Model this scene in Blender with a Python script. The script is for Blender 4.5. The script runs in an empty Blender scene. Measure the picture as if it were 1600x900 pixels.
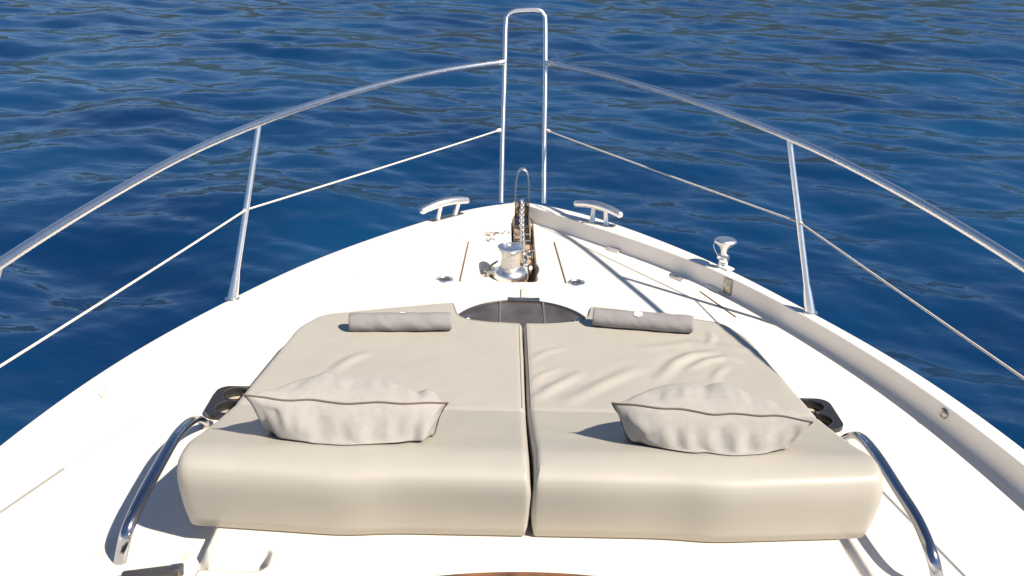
import bpy, bmesh, math, random
import numpy as np
from mathutils import Vector, Matrix, noise
from mathutils.geometry import delaunay_2d_cdt

random.seed(7)
scene = bpy.context.scene
COL = scene.collection
R_ = math.radians

# ------------------------------------------------------------------ camera, sky, sun, exposure
FPX, PITCH, YAW, ROLL = 1550.0, R_(21.5), R_(0.8), R_(1.6)
CAM = np.array([-0.11, 0.0, 1.9])
_fw = np.array([math.sin(YAW) * math.cos(PITCH), math.cos(YAW) * math.cos(PITCH), -math.sin(PITCH)])
_rt = np.array([math.cos(YAW), -math.sin(YAW), 0.0])
_up = np.cross(_rt, _fw)
_R = math.cos(ROLL) * _rt + math.sin(ROLL) * _up
_U = -math.sin(ROLL) * _rt + math.cos(ROLL) * _up
camd = bpy.data.cameras.new('camera')
cam = bpy.data.objects.new('camera', camd)
COL.objects.link(cam)
cam.matrix_world = Matrix(((_R[0], _U[0], -_fw[0], CAM[0]), (_R[1], _U[1], -_fw[1], CAM[1]),
                           (_R[2], _U[2], -_fw[2], CAM[2]), (0, 0, 0, 1)))
camd.sensor_width = 36.0
camd.lens = 36.0 * FPX / 1600.0
camd.clip_start = 0.05
camd.clip_end = 20000
scene.camera = cam

SUN_EL, SUN_AZ = R_(46.5), R_(36)          # azimuth: degrees aft of the starboard beam
tosun = Vector((math.cos(SUN_EL) * math.cos(SUN_AZ), -math.cos(SUN_EL) * math.sin(SUN_AZ), math.sin(SUN_EL)))
world = bpy.data.worlds.new('World')
scene.world = world
world.use_nodes = True
wn = world.node_tree
bg = wn.nodes['Background']
sky = wn.nodes.new('ShaderNodeTexSky')
sky.sky_type = 'NISHITA'
sky.sun_disc = False
sky.sun_elevation = SUN_EL
sky.sun_rotation = math.atan2(tosun.x, tosun.y)
sky.air_density = 0.8
sky.dust_density = 0.1
sky.ozone_density = 4.0
wn.links.new(sky.outputs[0], bg.inputs[0])
bg.inputs[1].default_value = 0.072
sund = bpy.data.lights.new('sun', 'SUN')
sund.energy = 5.0
sund.angle = R_(0.9)
sund.color = (1.0, 0.90, 0.76)
sun = bpy.data.objects.new('sun', sund)
COL.objects.link(sun)
sun.rotation_euler = tosun.to_track_quat('Z', 'Y').to_euler()
scene.view_settings.view_transform = 'Standard'
scene.view_settings.look = 'None'
scene.view_settings.gamma = 1.0
scene.view_settings.exposure = 0.6
scene.cycles.max_bounces = 8
scene.cycles.caustics_reflective = False
scene.cycles.caustics_refractive = False

# ------------------------------------------------------------------ helpers
def at(px, py, z):
    """point at height z that lies in the direction of photo pixel (px, py)"""
    d = _fw * FPX + _R * (px - 800) + _U * (450 - py)
    return Vector(CAM + d * ((z - CAM[2]) / d[2]))

def aty(px, py, y):
    d = _fw * FPX + _R * (px - 800) + _U * (450 - py)
    return Vector(CAM + d * ((y - CAM[1]) / d[1]))

def smooth(a, b, x):
    t = np.clip((x - a) / (b - a), 0, 1)
    return t * t * (3 - 2 * t)

def newmat(name, color, rough=0.5, metal=0.0, spec=0.5, var=0.0, vscale=4.0, bump=0.0, bscale=60.0, bdist=0.002, color2=None, coat=0.0, rvar=0.0):
    m = bpy.data.materials.new(name)
    m.use_nodes = True
    nt = m.node_tree
    b = nt.nodes['Principled BSDF']
    b.inputs['Base Color'].default_value = (*color, 1)
    b.inputs['Roughness'].default_value = rough
    b.inputs['Metallic'].default_value = metal
    b.inputs['Specular IOR Level'].default_value = spec
    b.inputs['Coat Weight'].default_value = coat
    tc = nt.nodes.new('ShaderNodeTexCoord')
    if var or color2 or rvar:
        n = nt.nodes.new('ShaderNodeTexNoise')
        n.inputs['Scale'].default_value = vscale
        n.inputs['Detail'].default_value = 6
        n.inputs['Roughness'].default_value = 0.6
        nt.links.new(tc.outputs['Object'], n.inputs['Vector'])
        if var or color2:
            cr = nt.nodes.new('ShaderNodeValToRGB')
            c2 = color2 or tuple(c * (1 - var) for c in color)
            cr.color_ramp.elements[0].color = (*c2, 1)
            cr.color_ramp.elements[1].color = (*color, 1)
            cr.color_ramp.elements[0].position = 0.32
            cr.color_ramp.elements[1].position = 0.62
            nt.links.new(n.outputs['Fac'], cr.inputs[0])
            nt.links.new(cr.outputs[0], b.inputs['Base Color'])
        if rvar:
            mr = nt.nodes.new('ShaderNodeMapRange')
            mr.inputs['To Min'].default_value = rough
            mr.inputs['To Max'].default_value = rough + rvar
            nt.links.new(n.outputs['Fac'], mr.inputs['Value'])
            nt.links.new(mr.outputs[0], b.inputs['Roughness'])
    if bump:
        n2 = nt.nodes.new('ShaderNodeTexNoise')
        n2.inputs['Scale'].default_value = bscale
        n2.inputs['Detail'].default_value = 4
        nt.links.new(tc.outputs['Object'], n2.inputs['Vector'])
        bp = nt.nodes.new('ShaderNodeBump')
        bp.inputs['Strength'].default_value = bump
        bp.inputs['Distance'].default_value = bdist
        nt.links.new(n2.outputs['Fac'], bp.inputs['Height'])
        nt.links.new(bp.outputs[0], b.inputs['Normal'])
    return m

M = {}
M['gelcoat'] = newmat('gelcoat', (0.80, 0.755, 0.68), 0.38, var=0.035, vscale=2.2, bump=0.12, bscale=160, bdist=0.001)
M['cap'] = newmat('cap_gelcoat', (0.86, 0.815, 0.75), 0.3, var=0.04, vscale=3)
M['rust'] = newmat('rust_stained_gelcoat', (0.55, 0.34, 0.17), 0.6, color2=(0.36, 0.18, 0.07), vscale=9)
M['wellstain'] = newmat('stained_gelcoat', (0.74, 0.66, 0.52), 0.5, color2=(0.55, 0.40, 0.24), vscale=8)
M['steel'] = newmat('stainless_steel', (0.92, 0.91, 0.90), 0.26, 1.0, rvar=0.12, vscale=14)
M['satin'] = newmat('satin_steel', (0.90, 0.885, 0.865), 0.34, 1.0, rvar=0.1, vscale=20)
M['rail_dark'] = newmat('polished_handrail', (0.42, 0.43, 0.47), 0.12, 1.0, rvar=0.1, vscale=14)  # dark reflections in the bar are put into this lower base colour
M['steel_dull'] = newmat('weathered_steel', (0.62, 0.58, 0.52), 0.33, 1.0, var=0.4, vscale=25)
M['galv'] = newmat('galvanised_chain', (0.66, 0.65, 0.63), 0.42, 0.75, var=0.35, vscale=60)
M['dark'] = newmat('dark_trim', (0.02, 0.02, 0.022), 0.35)
M['blackplastic'] = newmat('black_plastic', (0.025, 0.024, 0.026), 0.28, bump=0.15, bscale=300, bdist=0.0005)
M['glass'] = newmat('smoked_acrylic', (0.095, 0.083, 0.078), 0.25, spec=0.25, var=0.5, vscale=7)
M['seal'] = newmat('sealant_brown', (0.23, 0.10, 0.04), 0.6, color2=(0.04, 0.02, 0.015), vscale=9)
M['seam'] = newmat('seam_line', (0.16, 0.11, 0.075), 0.8)
M['vinyl'] = newmat('beige_vinyl', (0.445, 0.418, 0.366), 0.45, var=0.05, vscale=3, bump=0.25, bscale=420, bdist=0.0006)
M['vinyl_seam'] = newmat('vinyl_welt', (0.345, 0.32, 0.275), 0.55)
M['towel'] = newmat('grey_towel', (0.265, 0.252, 0.258), 0.85, var=0.12, vscale=12, bump=0.5, bscale=500, bdist=0.001)
M['white'] = newmat('white_print', (0.85, 0.84, 0.83), 0.6)
M['piping'] = newmat('brown_piping', (0.15, 0.115, 0.10), 0.8)
M['rope'] = newmat('white_cord', (0.72, 0.66, 0.58), 0.7, var=0.2, vscale=80, bump=0.6, bscale=200, bdist=0.001)
M['whitepaint'] = newmat('white_metal', (0.80, 0.79, 0.77), 0.22, var=0.05, vscale=10)
M['hullpaint'] = newmat('white_hull', (0.78, 0.77, 0.75), 0.2, var=0.04, vscale=1.0)
M['cream'] = newmat('cream_plastic', (0.60, 0.51, 0.38), 0.5)
M['strapwhite'] = newmat('pale_strap', (0.72, 0.66, 0.55), 0.6)
M['bronze'] = newmat('stained_bronze', (0.66, 0.54, 0.40), 0.45, 0.55, color2=(0.40, 0.28, 0.17), vscale=22)

def fabric(name, c1, c2):
    m = newmat(name, c1, 0.9, color2=c2, vscale=40)
    nt = m.node_tree
    b = nt.nodes['Principled BSDF']
    b.inputs['Sheen Weight'].default_value = 0.15
    tc = nt.nodes.new('ShaderNodeTexCoord')
    h = []
    for d in ('X', 'Y'):
        w = nt.nodes.new('ShaderNodeTexWave')
        w.bands_direction = d
        w.inputs['Scale'].default_value = 120
        w.inputs['Distortion'].default_value = 1.2
        w.inputs['Detail'].default_value = 2
        nt.links.new(tc.outputs['UV'], w.inputs['Vector'])
        h.append(w)
    mx = nt.nodes.new('ShaderNodeMath')
    mx.operation = 'ADD'
    nt.links.new(h[0].outputs['Fac'], mx.inputs[0])
    nt.links.new(h[1].outputs['Fac'], mx.inputs[1])
    n = nt.nodes.new('ShaderNodeTexNoise')
    n.inputs['Scale'].default_value = 18
    n.inputs['Detail'].default_value = 3
    nt.links.new(tc.outputs['Object'], n.inputs['Vector'])
    mu = nt.nodes.new('ShaderNodeMath')
    mu.operation = 'MULTIPLY_ADD'
    mu.inputs[1].default_value = 5.0
    nt.links.new(n.outputs['Fac'], mu.inputs[0])
    nt.links.new(mx.outputs[0], mu.inputs[2])
    bp = nt.nodes.new('ShaderNodeBump')
    bp.inputs['Strength'].default_value = 0.4
    bp.inputs['Distance'].default_value = 0.0016
    nt.links.new(mu.outputs[0], bp.inputs['Height'])
    nt.links.new(bp.outputs[0], b.inputs['Normal'])
    return m
M['linen'] = fabric('woven_linen', (0.425, 0.402, 0.372), (0.385, 0.362, 0.332))

def tag(o, label=None, cat=None, group=None, kind=None):
    if label: o['label'] = label
    if cat: o['category'] = cat
    if group: o['group'] = group
    if kind: o['kind'] = kind
    return o

def empty(name, loc=(0, 0, 0)):
    o = bpy.data.objects.new(name, None)
    o.location = loc
    o.empty_display_size = 0.1
    COL.objects.link(o)
    return o

def parent(o, p):
    o.parent = p
    if p is not None:
        bpy.context.view_layer.update()
        o.matrix_parent_inverse = p.matrix_world.inverted()

def obj(name, bm, mats, par=None, sharp=38):
    """links a bmesh as one mesh object, smooth with sharp creases"""
    bmesh.ops.recalc_face_normals(bm, faces=bm.faces)
    a = R_(sharp)
    for f in bm.faces: f.smooth = True
    for e in bm.edges:
        if len(e.link_faces) == 2: e.smooth = e.calc_face_angle(0) < a
    me = bpy.data.meshes.new(name)
    bm.to_mesh(me)
    bm.free()
    for m in (mats if isinstance(mats, (list, tuple)) else [mats]): me.materials.append(m)
    o = bpy.data.objects.new(name, me)
    COL.objects.link(o)
    if par: parent(o, par)
    return o

def mesh_np(name, verts, faces, mats, par=None, matidx=None):
    me = bpy.data.meshes.new(name)
    verts = np.asarray(verts, np.float32)
    faces = np.asarray(faces, np.int32)
    me.vertices.add(len(verts))
    me.vertices.foreach_set('co', verts.ravel())
    n, k = faces.shape
    me.loops.add(n * k)
    me.loops.foreach_set('vertex_index', faces.ravel())
    me.polygons.add(n)
    me.polygons.foreach_set('loop_start', np.arange(0, n * k, k, dtype=np.int32))
    me.polygons.foreach_set('use_smooth', np.ones(n, bool))
    for m in (mats if isinstance(mats, (list, tuple)) else [mats]): me.materials.append(m)
    if matidx is not None: me.polygons.foreach_set('material_index', np.asarray(matidx, np.int32))
    me.update(calc_edges=True)
    me.validate()
    o = bpy.data.objects.new(name, me)
    COL.objects.link(o)
    if par: parent(o, par)
    return o

def catmull(pts, n=8):
    pts = [Vector(p) for p in pts]
    out = []
    for i in range(len(pts) - 1):
        p0 = pts[max(i - 1, 0)]; p1 = pts[i]; p2 = pts[i + 1]; p3 = pts[min(i + 2, len(pts) - 1)]
        for k in range(n):
            t = k / n
            out.append(0.5 * ((2 * p1) + (p2 - p0) * t + (2 * p0 - 5 * p1 + 4 * p2 - p3) * t * t + (3 * p1 - p0 - 3 * p2 + p3) * t ** 3))
    out.append(pts[-1])
    return out

def tube(bm, pts, r, seg=14, cap=True, up=None, flat=1.0, closed=False, twist=0.0):
    """tube along pts; r a number or a list; flat squeezes the section along the side axis"""
    pts = [Vector(p) for p in pts]
    n = len(pts)
    rr = r if isinstance(r, (list, tuple)) else [r] * n
    rings = []
    side = None
    for i, p in enumerate(pts):
        if closed: t = pts[(i + 1) % n] - pts[i - 1]
        else: t = pts[min(i + 1, n - 1)] - pts[max(i - 1, 0)]
        t.normalize()
        if up is not None:
            s = t.cross(Vector(up)).normalized()
        elif side is None:
            s = t.orthogonal().normalized()
        else:
            s = (side - t * side.dot(t)).normalized()
        side = s
        u = s.cross(t).normalized()
        ring = []
        for k in range(seg):
            a = 2 * math.pi * k / seg
            ring.append(bm.verts.new(p + s * (math.cos(a) * rr[i] * flat) + u * (math.sin(a) * rr[i])))
        rings.append(ring)
    m = n if closed else n - 1
    for i in range(m):
        A, B = rings[i], rings[(i + 1) % n]
        for k in range(seg):
            bm.faces.new((A[k], A[(k + 1) % seg], B[(k + 1) % seg], B[k]))
    if cap and not closed:
        bm.faces.new(rings[0][::-1])
        bm.faces.new(rings[-1])

def lathe(bm, prof, loc=(0, 0, 0), axis=(0, 0, 1), seg=32, closed_ends=True):
    """profile [(r, h)] turned round axis at loc"""
    q = Vector((0, 0, 1)).rotation_difference(Vector(axis))
    loc = Vector(loc)
    rings = []
    for r, h in prof:
        if r < 1e-6:
            rings.append([bm.verts.new(loc + q @ Vector((0, 0, h)))])
        else:
            rings.append([bm.verts.new(loc + q @ Vector((r * math.cos(2 * math.pi * k / seg), r * math.sin(2 * math.pi * k / seg), h))) for k in range(seg)])
    for A, B in zip(rings[:-1], rings[1:]):
        for k in range(seg):
            k2 = (k + 1) % seg
            if len(A) == 1 and len(B) == 1: continue
            if len(A) == 1: bm.faces.new((A[0], B[k], B[k2]))
            elif len(B) == 1: bm.faces.new((A[k], A[k2], B[0]))
            else: bm.faces.new((A[k], A[k2], B[k2], B[k]))
    if closed_ends:
        if len(rings[0]) > 1: bm.faces.new(rings[0][::-1])
        if len(rings[-1]) > 1: bm.faces.new(rings[-1])

def box(bm, c, size, rot=None, bevel=0.0, seg=2):
    g = bmesh.ops.create_cube(bm, size=1.0)
    vs = g['verts']
    mat = Matrix.Translation(Vector(c)) @ (rot.to_4x4() if rot is not None else Matrix.Identity(4)) @ Matrix.Diagonal((*size, 1))
    bmesh.ops.transform(bm, matrix=mat, verts=vs)
    if bevel:
        es = list({e for v in vs for e in v.link_edges})
        bmesh.ops.bevel(bm, geom=es, offset=bevel, segments=seg, affect='EDGES', profile=0.5)

def prism(bm, poly, z0, z1, bevel=0.0, holes=()):
    """extruded plan polygon (with round holes) between z0 and z1"""
    loops = [list(poly)] + [list(h) for h in holes]
    pts, edges = [], []
    for L in loops:
        b = len(pts)
        pts += [Vector((p[0], p[1])) for p in L]
        edges += [(b + i, b + (i + 1) % len(L)) for i in range(len(L))]
    v, e, f, *_ = delaunay_2d_cdt(pts, edges, [], 2 if holes else 1, 1e-6)
    if holes:
        def inside(p, L):
            c = False
            for i in range(len(L)):
                a, b2 = L[i], L[i - 1]
                if (a[1] > p[1]) != (b2[1] > p[1]) and p[0] < (b2[0] - a[0]) * (p[1] - a[1]) / (b2[1] - a[1]) + a[0]: c = not c
            return c
        ff = []
        for t in f:
            cc = sum((v[i] for i in t), Vector((0, 0))) / len(t)
            if inside(cc, loops[0]) and not any(inside(cc, h) for h in loops[1:]): ff.append(t)
        f = ff
    top = [bm.verts.new((p.x, p.y, z1)) for p in v]
    bot = [bm.verts.new((p.x, p.y, z0)) for p in v]
    cnt = {}
    for t in f:
        bm.faces.new([top[i] for i in t])
        bm.faces.new([bot[i] for i in reversed(t)])
        for i in range(len(t)):
            k = (t[i], t[(i + 1) % len(t)])
            cnt[k] = cnt.get(k, 0) + 1
    for (a, b2) in list(cnt):
        if (b2, a) not in cnt:
            bm.faces.new((top[b2], top[a], bot[a], bot[b2]))

def circle(cx, cy, rx, ry=None, n=40):
    ry = ry or rx
    return [(cx + rx * math.cos(2 * math.pi * k / n), cy + ry * math.sin(2 * math.pi * k / n)) for k in range(n)]

def rrect(cx, cy, w, h, r, n=6):
    out = []
    for sx, sy, a0 in ((1, 1, 0), (-1, 1, 90), (-1, -1, 180), (1, -1, 270)):
        for k in range(n + 1):
            a = R_(a0 + 90 * k / n)
            out.append((cx + sx * (w / 2 - r) + r * math.cos(a), cy + sy * (h / 2 - r) + r * math.sin(a)))
    return out

# ------------------------------------------------------------------ water
SEA = -2.2
def build_water():
    rng = np.random.default_rng(11)
    th_f = np.radians(np.linspace(-38, 38, 900))
    th_c = np.radians(np.linspace(38, 322, 120))[1:-1]
    th = np.concatenate([th_f, th_c])
    r1 = 2.6 * np.exp(np.arange(0, math.log(75 / 2.6), 0.0058))
    r2 = 75 * np.exp(np.linspace(0, math.log(9000 / 75), 90))[1:]
    r = np.concatenate([r1, r2])
    RR, TT = np.meshgrid(r, th, indexing='ij')
    X = RR * np.sin(TT) + CAM[0]
    Y = RR * np.cos(TT)
    Z = np.zeros_like(X)
    gap = np.gradient(r)[:, None]
    main = R_(20)
    for i in range(110):
        lam = math.exp(rng.uniform(math.log(0.34), math.log(7.0)))
        d = main + rng.normal(0, 0.75) + (math.pi if rng.random() < 0.25 else 0)
        k = 2 * math.pi / lam
        slope = (0.0175 + 0.0125 * min(1.0, max(0.0, (lam - 0.8) / 1.4))) * (1.0 if lam < 3 else (3 / lam) ** 0.5) * rng.uniform(0.5, 1.4)
        amp = slope / k
        ph = rng.uniform(0, 2 * math.pi)
        # wave groups: amplitude modulation at a longer scale
        gk = k / rng.uniform(4, 8)
        gd = d + rng.normal(0, 0.6)
        mod = 0.58 + 0.42 * np.sin(gk * (X * np.sin(gd) + Y * np.cos(gd)) + rng.uniform(0, 6.28))
        fade = np.clip((lam / gap - 2.2) / 3.0, 0, 1)
        arg = k * (X * math.sin(d) + Y * math.cos(d)) + ph + 0.5 * np.sin(gk * 1.7 * (X * np.cos(gd) - Y * np.sin(gd)))
        Z += amp * mod * fade * (np.sin(arg) + 0.18 * np.cos(2 * arg))
    V = np.stack([X, Y, Z + SEA], -1).reshape(-1, 3)
    nr, nt = X.shape
    idx = np.arange(nr * nt).reshape(nr, nt)
    nx = np.roll(idx, -1, axis=1)
    F = np.stack([idx[:-1], idx[1:], nx[1:], nx[:-1]], -1).reshape(-1, 4)
    m = bpy.data.materials.new('sea_water')
    m.use_nodes = True
    nt_ = m.node_tree
    b = nt_.nodes['Principled BSDF']
    b.inputs['Base Color'].default_value = (0.006, 0.045, 0.125, 1)
    b.inputs['Roughness'].default_value = 0.03
    b.inputs['IOR'].default_value = 1.333
    b.inputs['Specular Tint'].default_value = (0.52, 0.61, 1.0, 1)
    tc = nt_.nodes.new('ShaderNodeTexCoord')
    mp = nt_.nodes.new('ShaderNodeMapping')
    mp.inputs['Rotation'].default_value = (0, 0, -main)
    mp.inputs['Scale'].default_value = (0.55, 1.0, 1)
    nt_.links.new(tc.outputs['Object'], mp.inputs['Vector'])
    n = nt_.nodes.new('ShaderNodeTexNoise')
    n.inputs['Scale'].default_value = 3.2
    n.inputs['Detail'].default_value = 3
    n.inputs['Roughness'].default_value = 0.5
    n.inputs['Distortion'].default_value = 0.6
    nt_.links.new(mp.outputs[0], n.inputs['Vector'])
    bp = nt_.nodes.new('ShaderNodeBump')
    bp.inputs['Strength'].default_value = 1.0
    bp.inputs['Distance'].default_value = 0.012
    nt_.links.new(n.outputs['Fac'], bp.inputs['Height'])
    nt_.links.new(bp.outputs[0], b.inputs['Normal'])
    # slow drift of the water's own colour
    n3 = nt_.nodes.new('ShaderNodeTexNoise')
    n3.inputs['Scale'].default_value = 0.16
    n3.inputs['Detail'].default_value = 2
    nt_.links.new(tc.outputs['Object'], n3.inputs['Vector'])
    cr = nt_.nodes.new('ShaderNodeValToRGB')
    cr.color_ramp.elements[0].position = 0.35
    cr.color_ramp.elements[1].position = 0.7
    cr.color_ramp.elements[0].color = (0.0014, 0.023, 0.080, 1)
    cr.color_ramp.elements[1].color = (0.0030, 0.046, 0.125, 1)
    nt_.links.new(n3.outputs['Fac'], cr.inputs[0])
    nt_.links.new(cr.outputs[0], b.inputs['Base Color'])
    o = mesh_np('water', V, F, m)
    tag(o, 'deep blue rippled sea water around the yacht bow with dark green shore reflections', 'water', kind='structure')
build_water()

# the wooded shore across the bay, whose reflection darkens the ripples
def build_hills():
    nx_, ny_ = 260, 26
    V = []
    for j in range(ny_):
        for i in range(nx_):
            a = R_(-100 + 200 * i / (nx_ - 1))
            t = j / (ny_ - 1)
            d = 230 + 260 * t
            p = Vector((math.sin(a) * 3, math.cos(a) * 3, 4.2))
            ridge = 52 + 30 * noise.noise(p * 0.9) + 9 * noise.noise(p * 3.1)
            h = ridge * (1 - (1 - t) ** 2.2) + (4.0 * noise.noise(Vector((a * 30, t * 9, 1))) + 2.0 * noise.noise(Vector((a * 90, t * 24, 3)))) * min(1, t * 5)
            V.append((math.sin(a) * d, math.cos(a) * d, SEA - 1.5 + max(h, 0) + 2.0 * min(1, t * 8)))
    F = [(j * nx_ + i, j * nx_ + i + 1, (j + 1) * nx_ + i + 1, (j + 1) * nx_ + i) for j in range(ny_ - 1) for i in range(nx_ - 1)]
    m = newmat('scrub_hillside', (0.030, 0.040, 0.012), 0.95, color2=(0.008, 0.018, 0.006), vscale=0.05)
    o = mesh_np('hills', V, F, m)
    tag(o, 'scrub covered hillside across the bay', 'hills', kind='structure')
build_hills()

# ------------------------------------------------------------------ motor yacht: outline of the bow
yacht = empty('motor_yacht', (0, 3.5, SEA))
tag(yacht, 'white motor yacht foredeck with steel bow rail, windlass and beige sunpad on it', 'yacht')
H = 0.10
_oy = np.array([0.0, 1.0, 1.5, 2.0, 2.5, 3.007, 3.11, 3.457, 3.744, 3.89, 4.145, 4.386, 4.63, 4.842, 5.09, 5.336, 5.56, 5.69, 5.93, 6.035, 6.06])
_ox = np.array([1.98, 1.965, 1.95, 1.93, 1.89, 1.82, 1.80, 1.725, 1.635, 1.585, 1.475, 1.365, 1.25, 1.145, 0.99, 0.82, 0.64, 0.54, 0.315, 0.135, 0.045])
def _smooth_outline(px_, py_, its=60):
    P = np.stack([px_, py_], -1)
    s = np.concatenate([[0], np.cumsum(np.linalg.norm(np.diff(P, axis=0), axis=1))])
    S = np.linspace(0, s[-1], 260)
    Q = np.stack([np.interp(S, s, P[:, 0]), np.interp(S, s, P[:, 1])], -1)
    for _ in range(its):
        Q[1:-1] = 0.25 * Q[:-2] + 0.5 * Q[1:-1] + 0.25 * Q[2:]
    return Q
OUT = _smooth_outline(_ox, _oy, 120)
_t = np.gradient(OUT, axis=0)
_t /= np.linalg.norm(_t, axis=1)[:, None]
NRM = np.stack([_t[:, 1], -_t[:, 0]], -1)          # outward normal (starboard)
_iy = np.array([0.0, 1.0, 2.0, 2.5, 2.97, 3.35, 3.75, 4.32, 4.65, 4.9, 5.15, 5.39, 5.65, 5.92, 5.985])
_ix = np.array([1.91, 1.90, 1.855, 1.815, 1.742, 1.665, 1.555, 1.33, 1.165, 1.03, 0.83, 0.615, 0.365, 0.105, 0.045])
INN = _smooth_outline(_ix, _iy, 220)
def _arc(Q): return np.concatenate([[0], np.cumsum(np.linalg.norm(np.diff(Q, axis=0), axis=1))])
def _match():
    # pair every outer station with the inner point on its normal, kept monotonic
    si = _arc(INN)
    par = []
    for p, n in zip(OUT, NRM):
        r = INN - p
        off = np.abs(r[:, 0] * n[1] - r[:, 1] * n[0])
        off[np.hypot(r[:, 0], r[:, 1]) > 0.3] = 9
        par.append(si[int(np.argmin(off))])
    par = np.maximum.accumulate(np.array(par))
    par[-1] = si[-1]; par[0] = 0
    for _ in range(40): par[1:-1] = 0.25 * par[:-2] + 0.5 * par[1:-1] + 0.25 * par[2:]
    return np.stack([np.interp(par, si, INN[:, 0]), np.interp(par, si, INN[:, 1])], -1)
INN = _match()
def cshift(y): return 0.022 * smooth(4.4, 5.7, np.asarray(y, float))

def deck_w(y):
    return np.interp(y, INN[:, 1], INN[:, 0])

# ------------------------------------------------------------------ deck moulding (height field)
def sd_box(x, y, cx, cy, hx, hy, r):
    qx = np.abs(x - cx) - hx + r
    qy = np.abs(y - cy) - hy + r
    return np.hypot(np.maximum(qx, 0), np.maximum(qy, 0)) + np.minimum(np.maximum(qx, qy), 0) - r

def trunk_h(y): return np.interp(y, [2.45, 2.75, 3.2, 4.2], [0.070, 0.070, 0.06, 0.035])
def trunk_hw(y): return np.interp(y, [1.0, 2.45, 3.1, 3.4, 3.95, 4.3], [1.0, 0.985, 0.99, 0.975, 0.92, 0.86])
SLOT_C, SLOT_HW = 0.024, 0.066

def deck_z(x, y):
    x = np.asarray(x, float); y = np.asarray(y, float)
    d = np.minimum(trunk_hw(y) - np.abs(x), 4.22 - 0.12 * np.abs(x) - y)
    z = trunk_h(y) * smooth(-0.012, 0.028, d)
    # finger scoop at the port end of the ledge
    sd = sd_box(x, y, -0.905, 2.425, 0.135, 0.052, 0.03)
    z = z - 0.058 * (1 - smooth(-0.012, 0.004, sd)) * (y < 2.62)
    # well round the windlass
    ew = np.hypot((x + 0.062) / 0.172, (y - 5.12) / 0.225)
    z = z - 0.045 * (1 - smooth(0.86, 1.0, ew))
    for s_, cx_ in ((-1, -1.165), (1, 1.172)):
        for h_ in (0.056, -0.056):
            z = np.where(np.hypot(x - cx_ + s_ * 0.012, y - 3.49 - h_) < 0.057, -0.022, z)
    # anchor slot
    sd = sd_box(x, y, SLOT_C, 5.9, SLOT_HW, 0.98, 0.03)
    z = np.where(sd < 0.006, np.minimum(z, -0.082 * (1 - smooth(-0.009, 0.005, sd))), z)
    return z

def build_deck():
    ys = np.concatenate([np.arange(0.9, 2.2, 0.05), np.arange(2.2, 4.6, 0.0085), np.arange(4.6, 5.99, 0.0062)])
    u = np.linspace(-1, 1, 441)
    YY, UU = np.meshgrid(ys, u, indexing='ij')
    W = np.maximum(deck_w(YY), 0.09)
    XX = UU * (W + 0.004) + cshift(YY)
    ZZ = deck_z(XX, YY)
    V = np.stack([XX, YY, ZZ], -1).reshape(-1, 3)
    n, k = XX.shape
    idx = np.arange(n * k).reshape(n, k)
    F = np.stack([idx[:-1, :-1], idx[:-1, 1:], idx[1:, 1:], idx[1:, :-1]], -1).reshape(-1, 4)
    cx = V[F].mean(1)
    low = (cx[:, 2] < -0.012)
    mi = np.zeros(len(F), int)
    inslot = low & (np.abs(cx[:, 0] - SLOT_C) < SLOT_HW + 0.006)
    mi[inslot] = 2
    mi[inslot & (cx[:, 2] < -0.068) & (cx[:, 1] > 5.12)] = 1
    o = mesh_np('deck', V, F, [M['gelcoat'], M['rust'], M['wellstain']], yacht, mi)
build_deck()
def deck_stains():
    nt = M['gelcoat'].node_tree
    b = nt.nodes['Principled BSDF']
    src = b.inputs['Base Color'].links[0].from_socket
    geo = nt.nodes.new('ShaderNodeNewGeometry')
    nz = nt.nodes.new('ShaderNodeTexNoise')
    nz.inputs['Scale'].default_value = 7.0
    nz.inputs['Detail'].default_value = 3
    nt.links.new(geo.outputs['Position'], nz.inputs['Vector'])
    ad = nt.nodes.new('ShaderNodeVectorMath'); ad.operation = 'MULTIPLY_ADD'
    ad.inputs[1].default_value = (0.16, 0.16, 0.0)
    nt.links.new(nz.outputs['Color'], ad.inputs[0])
    nt.links.new(geo.outputs['Position'], ad.inputs[2])
    for (px, py, sx, sy, amt) in ((178, 848, 0.030, 0.085, 0.5), (205, 775, 0.016, 0.14, 0.25), (292, 862, 0.02, 0.03, 0.6), (60, 870, 0.10, 0.03, 0.12)):
        c = at(px, py, 0.0)
        mp = nt.nodes.new('ShaderNodeMapping')
        mp.inputs['Location'].default_value = (-(c.x + 0.08) / sx, -(c.y + 0.08) / sy, 0)
        mp.inputs['Scale'].default_value = (1 / sx, 1 / sy, 0)
        nt.links.new(ad.outputs[0], mp.inputs['Vector'])
        ln = nt.nodes.new('ShaderNodeVectorMath'); ln.operation = 'LENGTH'
        nt.links.new(mp.outputs[0], ln.inputs[0])
        mr = nt.nodes.new('ShaderNodeMapRange'); mr.interpolation_type = 'SMOOTHSTEP'
        mr.inputs['From Min'].default_value = 1.3; mr.inputs['From Max'].default_value = 0.2
        mr.inputs['To Min'].default_value = 0.0; mr.inputs['To Max'].default_value = amt
        nt.links.new(ln.outputs['Value'], mr.inputs['Value'])
        mx = nt.nodes.new('ShaderNodeMix'); mx.data_type = 'RGBA'
        nt.links.new(mr.outputs[0], mx.inputs[0])
        nt.links.new(src, mx.inputs[6])
        mx.inputs[7].default_value = (0.62, 0.50, 0.36, 1)
        src = mx.outputs[2]
    nt.links.new(src, b.inputs['Base Color'])
deck_stains()

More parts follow.
